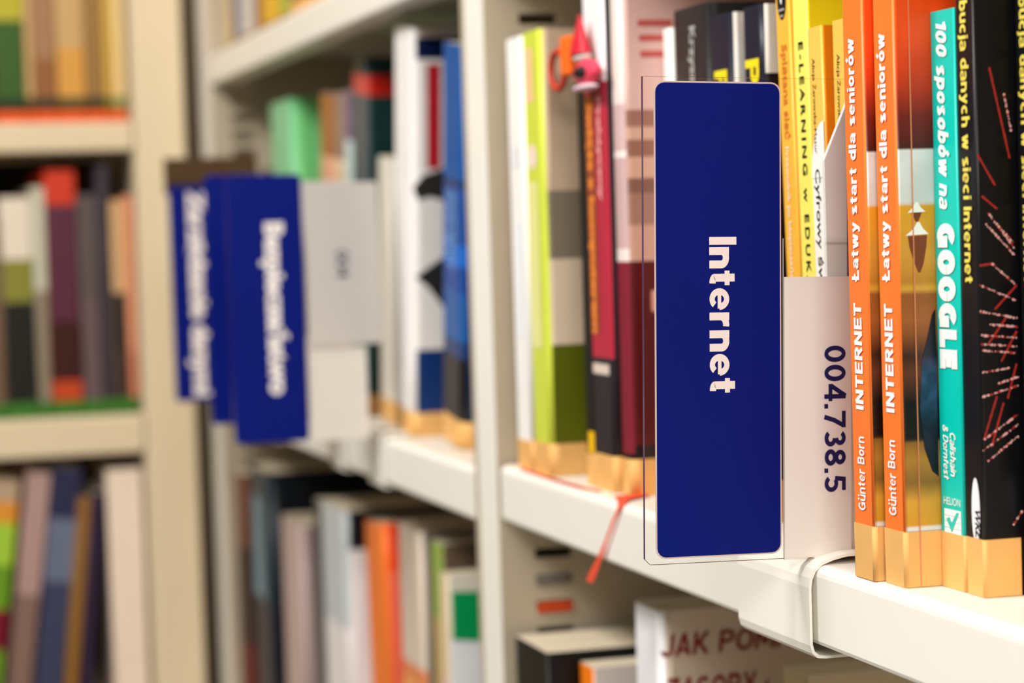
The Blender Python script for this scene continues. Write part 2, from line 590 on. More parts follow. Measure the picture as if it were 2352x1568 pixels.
struct('floor', -2.6, 2.6, -2.4, 0.9, -1.32, -1.30, mat((120, 105, 90), 0.5, 0.3, 0.15, 8))
struct('wall_back', -2.6, 2.6, 0.60, 0.64, -1.30, 1.60, mat((205, 190, 165), 0.8, 0.2, 0.05, 12))
struct('wall_left', -2.64, -2.60, -2.4, 0.9, -1.30, 1.60, mat((205, 190, 165), 0.8, 0.2, 0.05, 12))
struct('ceiling', -2.6, 2.6, -2.4, 0.9, 1.60, 1.64, mat((225, 218, 205), 0.9, 0.1, 0.03, 10))


# ------------------------------------------------------------------ bookcases
def shelf_profile(d, lip, r=0.004):
    """steel shelf board: rounded front lip folded down and back, open underneath"""
    s = 0.0012
    o = [(d, 0.0)] + [(r + r * math.cos(math.radians(a)), -r + r * math.sin(math.radians(a))) for a in (90, 112, 135, 157, 180)]
    o += [(0.0, -lip + 0.002), (0.0006, -lip + 0.0006), (0.002, -lip)]
    o += [(0.022, -lip), (0.022, -lip + s), (0.002 + s, -lip + s), (s, -lip + 0.003)]
    o += [(s, -r)] + [(r + (r - s) * math.cos(math.radians(a)), -r + (r - s) * math.sin(math.radians(a))) for a in (157, 135, 112, 90)]
    o += [(d - s, -s), (d - s, -lip + s), (d - 0.02, -lip + s), (d - 0.02, -lip), (d, -lip)]
    return o


def shelf_board(parent, x0, x1, z, d=0.262, lip=0.030):
    bm = bmesh.new()
    prism_x(bm, [(y, zz + z) for y, zz in shelf_profile(d, lip)], x0, x1)
    return obj('shelf_board', bm, cream, parent)


def slotted_panel(parent, x0, x1, d, z0, z1, zs0, pitch=0.0146, y_a=0.0195, y_b=0.0405, sh=0.0058, y0=0.0):
    """side panel of a frame, a sheet with a column of slots near the front edge"""
    bm = bmesh.new()
    box(bm, x0, x1, y0, y_a, z0, z1)
    box(bm, x0, x1, y_b, d, z0, z1)
    k = math.floor((z0 - zs0) / pitch) + 1
    zc = z0
    while True:
        c = zs0 + k * pitch
        if c + sh > z1:
            break
        box(bm, x0, x1, y_a, y_b, zc, c - sh / 2)
        zc = c + sh / 2
        k += 1
    box(bm, x0, x1, y_a, y_b, zc, z1)
    o = obj('side_panel', bm, grey_in, parent)
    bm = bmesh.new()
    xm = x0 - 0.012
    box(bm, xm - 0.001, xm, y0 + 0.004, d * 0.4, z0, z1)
    obj('slot_shade_sheet', bm, dark_in, parent)  # near-black sheet stands in for the shade inside the hollow frame
    return o


ZB, ZT = -1.30, 0.95
# near bay
near = thing('bookcase', 'cream steel bookcase bay nearest the lens, holding the blue Internet sign', 'bookcase', (0, 0, ZB))
near_in = near
def inb(o):
    o.location.z -= ZB
    return o
def post(parent, x0, x1, y0=0.0005, y1=0.018, z0=ZB, z1=ZT):
    bm = bmesh.new()
    box(bm, x0, x1, y0, y1, z0, z1, 0.0025)
    o = obj('upright_post', bm, cream, parent)
    return inb(o)
post(near, -0.462, -0.4185)
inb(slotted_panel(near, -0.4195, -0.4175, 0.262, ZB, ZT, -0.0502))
for z in (0.298, 0.0, -0.302, -0.604):
    inb(shelf_board(near, -0.4125, 0.470, z))
bm = bmesh.new(); box(bm, -0.415, 0.470, 0.266, 0.268, ZB, ZT); inb(obj('back_panel', bm, back_in, near))
bm = bmesh.new(); box(bm, -0.4173, -0.4158, 0.0200, 0.0400, -0.0832, -0.0772, 0.0006)
inb(obj('slot_clip', bm, mat((205, 70, 25), 0.4), near, 'red plastic clip in the third slot below the shelf'))
bm = bmesh.new(); box(bm, -0.4176, -0.4165, 0.0200, 0.0400, -0.0680, -0.0622, 0.0006)
inb(obj('slot_clip', bm, mat((125, 115, 105), 0.5), near, 'grey plastic clip in a slot above the red clip'))
post(near, 0.472, 0.516)

# middle bay
mid = thing('bookcase', 'cream steel bookcase bay between the near bay and the corner', 'bookcase', (0, 0, ZB))
for z, lip in ((0.298, 0.0275), (-0.006, 0.0305), (-0.306, 0.030), (-0.606, 0.030)):
    inb(shelf_board(mid, -1.343, -0.466, z, lip=lip))
post(mid, -1.412, -1.352)
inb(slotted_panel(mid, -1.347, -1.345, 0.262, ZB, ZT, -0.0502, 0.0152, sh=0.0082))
bm = bmesh.new(); box(bm, -1.343, -0.466, 0.266, 0.268, ZB, ZT); inb(obj('back_panel', bm, back_in, mid))
bm = bmesh.new(); box(bm, -0.4655, -0.4630, 0.0, 0.262, ZB, ZT); inb(obj('side_panel', bm, grey_in, mid))

# corner bay, turned to face along the aisle
LX = -1.405
beige = mat((230, 208, 172), 0.4, 0.4, 0.02, 25)
corner = thing('bookcase', 'beige steel bookcase turned across the far end, left of the blue signs', 'bookcase', (LX, 0, ZB), (0, 0, math.pi / 2))
# local x = world y, local -y = world +x
for z, lip in ((0.519, 0.03), (0.242, 0.0275), (-0.035, 0.0365), (-0.312, 0.030), (-0.612, 0.03)):
    sbd = inb(shelf_board(corner, -0.90, -0.066, z, d=0.25, lip=lip))
    sbd.data.materials[0] = beige
bm = bmesh.new(); box(bm, -0.0635, -0.0165, -0.006, 0.018, ZB, ZT, 0.003); inb(obj('upright_post', bm, beige, corner))
bm = bmesh.new(); box(bm, -0.0655, -0.0635, 0.004, 0.25, ZB, ZT); inb(obj('side_panel', bm, grey_in, corner))
bm = bmesh.new(); box(bm, -0.90, -0.066, 0.252, 0.254, ZB, ZT); inb(obj('back_panel', bm, dark_in, corner))

# ------------------------------------------------------------------ blue shelf signs
navy = mat((0, 22, 118), 0.42, 0.12, 0.10, 14)
label_white = mat((250, 242, 233), 0.55, 0.3, 0.03, 30)
sign_ink = mat((14, 26, 92), 0.5)
sign_white = mat((252, 240, 232), 0.5)


def acrylic():
    mt = bpy.data.materials.new('clear_acrylic')
    mt.use_nodes = True
    nt = mt.node_tree
    nt.nodes.remove(nt.nodes['Principled BSDF'])
    out = nt.nodes['Material Output']
    tr = nt.nodes.new('ShaderNodeBsdfTransparent')
    tr.inputs[0].default_value = (1.0, 0.995, 0.99, 1)
    gl = nt.nodes.new('ShaderNodeBsdfGlossy')
    gl.inputs['Roughness'].default_value = 0.06
    fr = nt.nodes.new('ShaderNodeFresnel')
    fr.inputs[0].default_value = 1.22
    mx = nt.nodes.new('ShaderNodeMixShader')
    nt.links.new(fr.outputs[0], mx.inputs[0])
    nt.links.new(tr.outputs[0], mx.inputs[1])
    nt.links.new(gl.outputs[0], mx.inputs[2])
    nt.links.new(mx.outputs[0], out.inputs[0])
    return mt


CLEAR = acrylic()
EDGE = mat((92, 62, 92), 0.2, 0.6)
RIMW = mat((226, 200, 192), 0.4)


def rounded(y0, y1, z0, z1, r, n=4):
    p = []
    for cy, cz, a0 in ((y1 - r, z1 - r, 0), (y0 + r, z1 - r, 90), (y0 + r, z0 + r, 180), (y1 - r, z0 + r, 270)):
        p += arc(cy, cz, r, a0, a0 + 90, n)
    return p


def plate_x(bm, pts, x0, x1, mi_face=0, mi_edge=0):
    a = [bm.verts.new((x0, y, z)) for y, z in pts]
    b = [bm.verts.new((x1, y, z)) for y, z in pts]
    n = len(pts)
    bm.faces.new(b).material_index = mi_face
    bm.faces.new(a[::-1]).material_index = mi_face
    for i in range(n):
        bm.faces.new((a[i], a[(i + 1) % n], b[(i + 1) % n], b[i])).material_index = mi_edge
    bmesh.ops.recalc_face_normals(bm, faces=bm.faces[:])


def shelf_sign(label, word, number, x, yc, zc, roll=0.0, near=False, letter_span=(0.0305, -0.0268), cap=(-0.0037, 0.0070)):
    """sign holder clipped on a shelf lip: metal sleeve, upright plate, acrylic panel with a blue label card"""
    zs = 0.0 if near else -0.006
    s = thing('shelf_sign', label, 'sign', (x, 0, zs), (0, 0, 0), 'blue shelf signs on clear holders')
    W2, H2 = 0.02435, 0.0868
    rotm = Matrix.Translation((0, yc, zc - zs)) @ Matrix.Rotation(roll, 4, 'X')
    # metal sleeve round the shelf lip
    if near:
        outer = [(0.040, 0.0038), (0.0128, 0.0038), (0.0105, 0.0034), (0.0065, 0.0026), (0.0020, 0.0012), (-0.0010, -0.0012), (-0.0026, -0.0045), (-0.0032, -0.008),
                 (-0.0032, -0.0296), (-0.0024, -0.0326), (-0.0004, -0.0344), (0.0030, -0.0348), (0.030, -0.0348)]
        inner = [(0.030, -0.0338), (0.0034, -0.0338), (0.0004, -0.0334), (-0.0015, -0.0318), (-0.0022, -0.0292),
                 (-0.0022, -0.0084), (-0.0017, -0.0052), (-0.0003, -0.0022), (0.0025, 0.0001), (0.0067, 0.0015), (0.0106, 0.0023), (0.0128, 0.0026), (0.040, 0.0026)]
        bm = bmesh.new()
        prism_x(bm, outer + inner, -0.0600, 0.0100)
        obj('clip_sleeve', bm, cream, s)
        bm = bmesh.new()
        # upright plate with a slanted front corner
        pts = [(0.0125, 0.003), (0.150, 0.003), (0.150, 0.188), (0.030, 0.188), (0.0125, 0.150)]
        plate_x(bm, pts, -0.0040, -0.0024)
        bmesh.ops.bevel(bm, geom=bm.edges[:], offset=0.0004, segments=1, affect='EDGES')
        obj('divider_plate', bm, mat((250, 250, 244), 0.45, 0.35, 0.05, 40), s)
    else:
        outer = [(0.030, 0.0026), (0.002, 0.0026), (-0.0022, 0.0002), (-0.0022, -0.0325), (0.0, -0.0335), (0.020, -0.0335)]
        inner = [(0.020, -0.0323), (0.0, -0.0320), (-0.0010, -0.0312), (-0.0010, -0.0004), (0.002, 0.0012), (0.030, 0.0012)]
        bm = bmesh.new()
        prism_x(bm, outer + inner, -0.035, 0.004)
        obj('clip_sleeve', bm, cream, s)
    # clear panel
    if near:
        yl, yr = -0.0290, 0.0525
        zb, zt = -0.0895, 0.0890
    else:
        yl, yr = -0.0250, 0.0750
        zb, zt = -0.0880, 0.0890
    c = 0.0022
    pts = [(yr, zt), (yl, zt), (yl, zb + c), (yl + c, zb), (yr, zb)]
    bm = bmesh.new()
    plate_x(bm, pts, -0.0022, -0.0004, 0, 1)
    o = obj('acrylic_panel', bm, [CLEAR, EDGE], s)
    o.matrix_local = rotm
    # bright hairline round the card, then the card
    bm = bmesh.new()
    plate_x(bm, rounded(-W2 - 0.0006, W2 + 0.0006, -H2 - 0.0006, H2 + 0.0006, 0.0038), -0.00035, -0.00012)
    if near:
        o = obj('card_border', bm, RIMW, s, 'pale hairline border of the blue card')
        o.matrix_local = rotm
    bm = bmesh.new()
    plate_x(bm, rounded(-W2, W2, -H2, H2, 0.0034), -0.0001, 0.0001)
    card = obj('blue_card', bm, navy, s)
    card.matrix_local = rotm
    zc0 = (letter_span[0] + letter_span[1]) / 2
    (stext if near else text)(card, word, (0.00022, sum(cap) / 2, zc0), (0, 0, -1), (0, 1, 0), letter_span[0] - letter_span[1], cap[1] - cap[0], sign_white, **({'sw': 1.66, 'gap': 0.5} if near else {'bold': 0.055}))
    # clear pocket with the number card
    if near:
        y0p, y1p, z0p, z1p = 0.0251, 0.0530, -0.0893, 0.0298
        z_lab = 0.0155
    else:
        y0p, y1p, z0p, z1p = 0.0255, 0.0745, -0.0250, 0.0810
        z_lab = 0.0805
    bm = bmesh.new()
    plate_x(bm, [(y0p + 0.0008, z0p), (y1p, z0p), (y1p, z_lab), (y0p + 0.0008, z_lab)], 0.0002, 0.0004)
    lab = obj('number_card', bm, label_white, s)
    lab.matrix_local = rotm
    bm = bmesh.new()
    plate_x(bm, [(y0p, z0p - 0.0003), (y1p + 0.0002, z0p - 0.0003), (y1p + 0.0002, z1p), (y0p, z1p)], 0.0009, 0.0019, 0, 1)
    pk = obj('number_pocket', bm, [CLEAR, mat((205, 190, 170), 0.2, 0.5)], s)
    pk.matrix_local = rotm
    if number:
        if near:
            stext(lab, number, (0.00055, 0.0464, -0.0377), (0, 0, -1), (0, 1, 0), 0.0548, 0.0093, sign_ink, sw=1.3, gap=0.8)
        else:
            text(lab, number, (0.00055, 0.0500, 0.0275), (0, 0, -1), (0, 1, 0), 0.0180, 0.0085, sign_ink, bold=0.004)
    if not near:
        bm = bmesh.new()
        plate_x(bm, [(0.0262, -0.0875), (0.0640, -0.0875), (0.0640, -0.0265), (0.0262, -0.0265)], 0.0002, 0.0004)
        l2 = obj('lower_card', bm, mat((232, 222, 208), 0.55), s)
        l2.matrix_local = rotm
    return s


shelf_sign('sharp blue sign lettered Internet with a white 004.738.5 number card', 'Internet', '004.738.5',
           -0.005, -0.0321, 0.0920, -0.0248, True)
shelf_sign('blurred blue sign with a tall white card standing right of its lettering', 'Bezpieczeństwo', '004',
           -0.690, -0.0735, 0.0815, 0.0, False, (0.0560, -0.0560), (-0.0045, 0.0130))
shelf_sign('blue sign mostly hidden behind the blurred sign with the tall white card', 'Sieci', '',
           -0.810, -0.0690, 0.0855, 0.0, False, (0.050, -0.02), (-0.0085, 0.0105))
s4 = shelf_sign('farthest blue sign, in front of the corner post, with two white words', 'Zarządzanie danymi', '',
                -1.070, -0.0570, 0.0845, 0.0, False, (0.0830, -0.0830), (-0.0135, 0.0050))
bm = bmesh.new(); box(bm, -0.003, -0.0022, -0.084, -0.008, 0.171, 0.200)
obj('header_strip', bm, mat((78, 54, 22), 0.5), s4, 'brown strip above the blue card')

# ------------------------------------------------------------------ books on the near shelf, right of the sign
G_NEAR = 'books on the near shelf right of the Internet sign'
white_ink = mat((255, 252, 246), 0.5)
black_ink = mat((22, 20, 18), 0.5)

orange_cover = ramp_mat('orange_cover_print', [
    (0.0190, (20, 12, 16)), (0.0196, (25, 16, 20)), (0.0198, (240, 236, 230)), (0.0208, (235, 232, 226)), (0.0212, (225, 160, 40)),
    (0.0300, (228, 165, 50)), (0.0360, (150, 105, 40)), (0.0440, (185, 130, 45)), (0.0506, (140, 95, 35)), (0.0510, (20, 12, 8)),
    (0.0640, (16, 10, 8)), (0.0740, (105, 55, 30)), (0.0800, (60, 30, 15)), (0.0920, (175, 100, 40)), (0.1010, (165, 95, 35)),
    (0.1030, (238, 180, 60)), (0.1050, (205, 140, 40)), (0.1150, (222, 160, 55)), (0.1318, (235, 165, 30)), (0.1322, (225, 226, 218)),
    (0.1495, (232, 232, 225)), (0.1502, (245, 240, 232)), (0.1506, (70, 20, 12)), (0.1620, (120, 24, 10)),
    (0.1780, (222, 62, 12)), (0.1900, (246, 78, 14)), (0.2400, (250, 84, 20))], nmix=0.22, nscale=45)
ORANGE = (255, 126, 48)


def orange_book(label, x0, x1, y):
    b = book(label, x0, x1, y, 0, 240, ORANGE, fmat=orange_cover, band=19.4, group=G_NEAR, band_d=60)
    xc = (x1 - x0) * 0.44
    bstext(b, 'Łatwy start dla seniorów', 105.2, 190.8, 8.4, white_ink, UPW, xc + 0.2, sw=1.55)
    bstext(b, 'INTERNET', 60.2, 97.8, 7.0, white_ink, UPW, xc + 0.6, sw=1.6, gap=0.7)
    bstext(b, 'Günter Born', 24.5, 50.7, 6.0, white_ink, UPW, xc + 0.6, sw=1.25)
    return b


o1 = orange_book('orange Internet paperback directly beside the white number card', 33.4, 50.0, 2.4)
o2 = orange_book('orange Internet paperback with its cover showing, beside the teal paperback', 51.9, 68.2, 5.4)
# printed lamps and sitter on the cover of the second one
lampw = mat((248, 246, 232), 0.4)
lampb = mat((120, 62, 28), 0.4)
cprint(o2, [(3.6, 129.0), (10.4, 129.2), (8.6, 130.8), (7.6, 132.6), (6.6, 132.6), (5.6, 130.8)], lampw, 'lamp_print')
cprint(o2, [(5.2, 129.0), (9.0, 129.0), (7.6, 126.0), (6.6, 126.0)], lampb, 'lamp_print')
cprint(o2, [(2.6, 121.2), (11.4, 121.6), (9.4, 123.4), (8.0, 125.8), (7.2, 125.8), (5.6, 123.4)], lampw, 'lamp_print')
cprint(o2, [(3.6, 121.0), (10.8, 121.2), (10.4, 117.0), (9.2, 111.5), (8.0, 108.6), (7.2, 108.6), (5.6, 112.5), (4.2, 117.0)], lampb, 'lamp_print')
sitter = ramp_mat('sitter_print', [(0.030, (14, 14, 20)), (0.055, (20, 26, 46)), (0.072, (60, 92, 130)), (0.080, (24, 28, 44)), (0.10, (12, 12, 18))], nmix=0.6, nscale=160)
cprint(o2, [(13.2, 38.0), (13.3, 96.0), (12.0, 94.0), (10.0, 86.0), (7.8, 78.0), (6.6, 62.0), (8.0, 48.0), (10.8, 40.0)], sitter, 'sitter_print')
bm = bmesh.new()
xx = o2['t'] + 0.0003
box(bm, xx - 0.0001, xx + 0.0002, 0.0054, 0.00575, 0.0006, 0.239)
obj('film_edge', bm, mat((214, 140, 96), 0.3, 0.4), o2, 'pale edge of the clear film on the cover')

TEAL = (0, 202, 184)
tl = book('teal paperback lettered 100 sposobów in white, with a check mark logo', 68.3, 85.9, 19.0, 0, 197, TEAL, front=(10, 90, 84), band=19.3, group=G_NEAR, r=0.9)
bstext(tl, '100 sposobów na', 129.7, 193.0, 10.2, white_ink, DOWN, 8.1, sw=1.7, shear=0.22)
bstext(tl, 'GOOGLE', 75.5, 125.0, 12.6, white_ink, DOWN, 9.0, sw=2.35, gap=0.45)
bstext(tl, 'Calishain', 38.8, 53.8, 4.0, white_ink, DOWN, 10.8, sw=1.35, shear=0.25)
bstext(tl, '& Dornfest', 37.4, 56.2, 4.0, white_ink, DOWN, 5.6, sw=1.35, shear=0.25)
text(tl, 'HELION', (0.0092, -0.0003, 0.0302), ACROSS[0], ACROSS[1], 0.0120, 0.0026, white_ink, bold=0.0)
sprint(tl, [(3.2, 19.0), (15.4, 19.0), (15.4, 27.4), (3.2, 27.4)], white_ink, 'publisher_logo')
sprint(tl, [(5.0, 24.0), (7.2, 24.8), (8.6, 22.6), (12.2, 26.6), (14.2, 27.0), (8.6, 19.6)], mat(TEAL, 0.38), 'check_mark', -0.0004)
bm = bmesh.new()
for z in (21.1, 23.2, 25.3):
    bm.faces.new([bm.verts.new((x / 1000, -0.00045, zz / 1000)) for x, zz in ((3.2, z), (15.4, z), (15.4, z + 0.14), (3.2, z + 0.14))])
obj('logo_rules', bm, mat((140, 205, 198), 0.5), tl)

BLK = (20, 20, 22)
yel = mat((250, 226, 96), 0.5)
trail = [(-8.7, 165.4, -1.1, 151.0), (0.4, 147.4, 6.6, 137.2), (1.7, 133.7, 7.2, 129.3), (4.0, 127.9, 13.3, 116.1), (3.1, 124.3, 13.3, 113.9), (7.1, 124.2, 13.4, 117.5), (0.3, 110.8, 5.2, 111.3), (5.2, 111.0, 13.8, 103.8), (13.8, 103.8, 5.6, 96.1), (0.5, 104.3, 13.7, 98.7), (0.3, 95.6, 13.6, 92.9), (3.9, 91.2, 13.5, 90.0), (0.8, 87.7, 13.4, 86.4), (0.7, 84.8, 13.4, 83.5), (9.6, 93.1, 2.9, 84.7), (13.5, 88.6, 7.6, 78.7), (0.6, 82.6, 13.3, 81.3), (0.8, 75.4, 10.8, 76.4), (6.6, 71.5, 13.9, 73.3), (0.6, 67.2, 13.6, 70.4), (13.2, 77.7, 9.7, 66.3), (5.7, 67.2, 0.6, 53.0), (8.1, 64.9, 3.4, 50.6), (0.9, 53.2, 13.7, 61.0), (0.2, 49.4, 13.3, 57.4), (2.0, 45.9, 13.5, 53.7), (10.9, 24.0, 13.9, 28.1), (10.6, 167, 13.0, 155.0), (5.4, 176.0, 12.2, 146.0)]
RED_T = {1, 2, 6, 8, 14, 15, 20, 21, 22, 28}


def network_book(label, x0, x1, y, deep):
    b = book(label, x0, x1, y, 0, 240, BLK, front=(4, 3, 4), band=19.5, group=G_NEAR, r=1.0, band_d=13.5)
    bstext(b, 'Dystrybucja danych w sieci Internet', 105.0, 220.5, 7.0, yel, DOWN, 5.6, sw=1.5)
    # white oval logo with slanting letters
    pts = [(7.4 + 2.9 * math.cos(a), 28.5 + 11.5 * math.sin(a)) for a in [2 * math.pi * i / 20 for i in range(20)]]
    pts = [(x, max(z, 19.6)) for x, z in pts]
    sprint(b, pts, mat((248, 244, 246), 0.4), 'publisher_logo')
    btext(b, 'WKŁ', 19.9, 29.0, 3.4, black_ink, DOWN, 8.6, bold=0.03, shear=0.3)
    return b


nb = network_book('black paperback with yellow lettering and red light trails on its cover', 86.5, 99.0, 19.2, True)
bw, br = bmesh.new(), bmesh.new()
xx = nb['t'] + 0.0002


def bead(bm, y, z, ra, n=6):
    bm.faces.new([bm.verts.new((xx + random.uniform(0, 4e-5), max(y + ra * math.cos(2 * math.pi * k / n), 0.06) / 1000, (z + ra * math.sin(2 * math.pi * k / n)) / 1000)) for k in range(n)])


for i, (a, b0, c, d0) in enumerate(trail):
    L = math.hypot(c - a, d0 - b0)
    ux, uz = (c - a) / L, (d0 - b0) / L
    if i in RED_T:
        n = max(2, int(L / 1.2))
        for k in range(n):
            w0, w1 = random.uniform(0.25, 0.42), random.uniform(0.25, 0.42)
            p0, p1 = L * k / n, L * (k + 1.03) / n
            q = [(a + ux * p0 - uz * w0, b0 + uz * p0 + ux * w0), (a + ux * p1 - uz * w1, b0 + uz * p1 + ux * w1),
                 (a + ux * p1 + uz * w1, b0 + uz * p1 - ux * w1), (a + ux * p0 + uz * w0, b0 + uz * p0 - ux * w0)]
            br.faces.new([br.verts.new((xx, max(v[0], 0.06) / 1000, v[1] / 1000)) for v in q])
    else:
        p = 0.0
        while p < L:
            ra = random.uniform(0.22, 0.52)
            bead(bw if random.random() < 0.72 else br, a + ux * p + random.uniform(-.12, .12), b0 + uz * p + random.uniform(-.12, .12), ra)
            p += random.uniform(0.55, 1.0)
_lt = obj('light_trail_print', bw, mat((240, 176, 168), 0.4), nb, 'beaded pale light trails')
_lt['kind'] = 'stuff'
_lt = obj('light_trail_print', br, mat((176, 44, 36), 0.4), nb, 'red light trails')
_lt['kind'] = 'stuff'
network_book('second black network paperback, cut off by the right edge of the photo', 99.6, 114.0, 34.0, False)

# ------------------------------------------------------------------ books behind the sign
G_SIGN = 'books standing behind the Internet sign'
AMB = (255, 190, 66)
sb = book('amber paperback lettered Splątana sieć, right edge of the blue card', -81.6, -67.8, 30, 0, 241, AMB, front=(250, 170, 50), lean=-0.040, band=18, group=G_SIGN)
btext(sb, 'Splątana sieć', 160.5, 199.0, 7.6, mat((222, 128, 46), 0.5), DOWN, 7.2, bold=0.012)
btext(sb, 'Przewodnik po bezpieczeństwie', 96.0, 157.5, 4.6, mat((255, 240, 214), 0.5), DOWN, 6.6, bold=0.012)
sprint(sb, [(7.0 + 4.4 * math.cos(a), 217.5 + 8.6 * math.sin(a)) for a in [2 * math.pi * i / 20 for i in range(20)]], black_ink, 'publisher_logo')
sprint(sb, [(6.3, 216.0), (7.5, 215.0), (8.2, 219.0), (8.4, 223.0), (6.6, 224.0), (6.0, 219.0)], white_ink, 'logo_mark', -0.0004)
text(sb, 'wydawnictwo', (0.0070, -0.0004, 0.2130), ACROSS[0], ACROSS[1], 0.0058, 0.0016, white_ink)
text(sb, 'oficyna', (0.0071, -0.0004, 0.2105), ACROSS[0], ACROSS[1], 0.0036, 0.0014, white_ink)
eb = book('bright yellow paperback lettered E-LEARNING w EDUKACJI', -67.2, -52.6, 30, 0, 240, (255, 242, 110), front=(255, 222, 20), lean=-0.030, band=18, group=G_SIGN)
btext(eb, 'E-LEARNING w EDUKACJI', 88.0, 198.5, 5.6, black_ink, DOWN, 7.2, bold=0.012, spacing=1.35)


def alicja(label, x0, x1, y, h, lean):
    b = book(label, x0, x1, y, 0, h, [(144, (253, 250, 244)), (h, (255, 204, 92))], front=(255, 150, 22), lean=lean, band=18, group=G_SIGN)
    w_ = x1 - x0
    pts = [(0.9, 144.0)] + [(0.9 + (w_ - 1.4) * (1 - math.cos(a)), 144.0 + 22.0 * math.sin(a)) for a in [math.pi / 2 * i / 10 for i in range(11)]] + [(w_ - 0.5, 144.0)]
    sprint(b, pts, mat((253, 250, 244), 0.38), 'white_arc_print')
    btext(b, 'Alicja Żarowska-Mazur', 153.5, 191.0, 4.4, mat((70, 45, 12), 0.5), DOWN, w_ * 0.42, bold=0.0)
    btext(b, 'Cyfrowy świat', 93.5, 147.5, 6.4, black_ink, DOWN, w_ * 0.42, bold=0.0)
    return b


alicja('orange and white paperback lettered Cyfrowy świat, right of the yellow book', -52.0, -38.0, 29.0, 203, -0.026)
alicja('second orange and white paperback, partly behind the slanted grey plate', -34.5, -21.0, 30, 204, -0.006)
book('tall black book showing above the orange and white paperbacks', -37.8, -34.8, 60, 0, 250, (14, 12, 12), front=(16, 14, 13), group=G_SIGN, rim=(235, 230, 222))

wb = book('narrow white book with a rounded top behind the sign, left of a black book', -235.0, -223.0, 34, 0, 219, (252, 249, 243), front=(214, 205, 195), group=G_SIGN, r=3.0, band=18)
kb = book('thick black hardcover with grey vertical lettering, topped by pale edges painted as lit', -222.0, -176.0, 34, 0, 226, (31, 30, 28), front=(44, 44, 44), group=G_SIGN, hard=True, r=5, rim=(190, 160, 125), band=18, depth=56)  # tan rim colour carries the lit line along the top
btext(kb, 'Krzysztof', 180.0, 217.0, 9.5, mat((182, 178, 172), 0.5), DOWN, 26.5, bold=0.03)
NAVY = (29, 29, 46)
for i, (xa, xb, lab) in enumerate(((-174.0, -149.5, 'navy book with yellow lettering and white cover, beside the thick black hardcover'),
                                   (-136.5, -115.0, 'navy book with yellow lettering and white cover, beside the amber paperback'))):
    fc = [(190, (24, 24, 28)), (222, (252, 244, 230))] if i else (252, 240, 226)
    nvb = book(lab, xa, xb, 34, 0, 219, NAVY, front=fc, group=G_SIGN, hard=True, r=3.5, rim=(196, 165, 140), band=18, depth=54)
    yv = mat((255, 226, 30), 0.5)
    zt = 194.5 if i == 0 else 196.5
    bstext(nvb, 'POWER', 130.0, zt, 16.0, yv, DOWN, (xb - xa) * 0.52, sw=1.6)
book('dark hardcover standing taller behind the black and navy books', -196.0, -140.0, 95, 0, 243, (16, 15, 17), group=G_SIGN, hard=True, rim=(30, 28, 28))
book('black book standing tallest behind the navy books', -134.0, -96.0, 92, 0, 246, (8, 8, 10), group=G_SIGN, hard=True, rim=(16, 16, 18))

# ------------------------------------------------------------------ books at the left end of the near shelf
G_B = 'books at the left end of the near shelf'
b = book('slim white book at the post end of the near shelf', -403, -373.5, 7, 0, 229, (253, 248, 240), front=(235, 225, 205), band=15.5, group=G_B, r=3)
for z0_, z1_, c in ((160, 172, (232, 234, 236)), (70, 132, (244, 246, 247))):
    sprint(b, [(9, z0_), (20, z0_), (20, z1_), (9, z1_)], mat(c, 0.4))
lb = book('lime green paperback with a grey and olive cover beside the slim white book', -371.5, -339.5, 6.5, 0, 229.5, (212, 222, 72),
          front=[(68, (92, 98, 8)), (112, (226, 202, 172)), (147, (134, 118, 98)), (230, (205, 176, 146))], band=17, group=G_B, r=4)
sprint(lb, [(5, 193), (19, 193), (19, 221), (5, 221)], mat((255, 204, 150), 0.4))
sprint(lb, [(14 + 7.5 * math.cos(a), 165 + 6.5 * math.sin(a)) for a in [2 * math.pi * i / 16 for i in range(16)]], mat((252, 222, 208), 0.4))
sprint(lb, [(5, 66), (22, 66), (22, 152), (5, 152)], mat((236, 232, 146), 0.4))
bm = bmesh.new()
for z_, zz in ((88, 112), (72, 86), (40, 58)):
    bm.faces.new([bm.verts.new((lb['t'] + 0.0003, y / 1000, z / 1000)) for y, z in ((33, z_), (37, (z_ + zz) / 2), (35, zz), (31, (z_ + zz) / 2))])
obj('leaf_print', bm, mat((88, 98, 66), 0.5), lb)
b4 = book('thin black book with a yellow mark above its paper band', -300, -286.5, 12.5, 0, 204, (24, 21, 17), band=16, group=G_B)
sprint(b4, [(4, 16.5), (13, 16.5), (13, 27), (4, 27)], mat((255, 196, 10), 0.4))
b5 = book('thick book with orange lettering on a crimson and charcoal spine, white at the top', -285.5, -254.5, 11.5, 0, 240,
          [(64.5, (44, 37, 42)), (197, (186, 42, 62)), (240, (248, 244, 242))], front=(38, 28, 30), band=17.5, group=G_B, r=3)
sprint(b5, [(2.2, 76), (15.0, 76), (15.0, 192), (2.2, 192)], mat((150, 70, 42), 0.4))
btext(b5, 'Święta z komputerem', 76.0, 192.0, 12.5, mat((255, 146, 52), 0.5), DOWN, 8.8, bold=0.05)
btext(b5, 'Praktyczny', 140, 190, 7.0, mat((250, 170, 165), 0.5), DOWN, 22.0, bold=0.05)
sprint(b5, [(3, 56.5), (27, 56.5), (27, 61.5), (3, 61.5)], mat((226, 208, 190), 0.4), 'publisher_label')
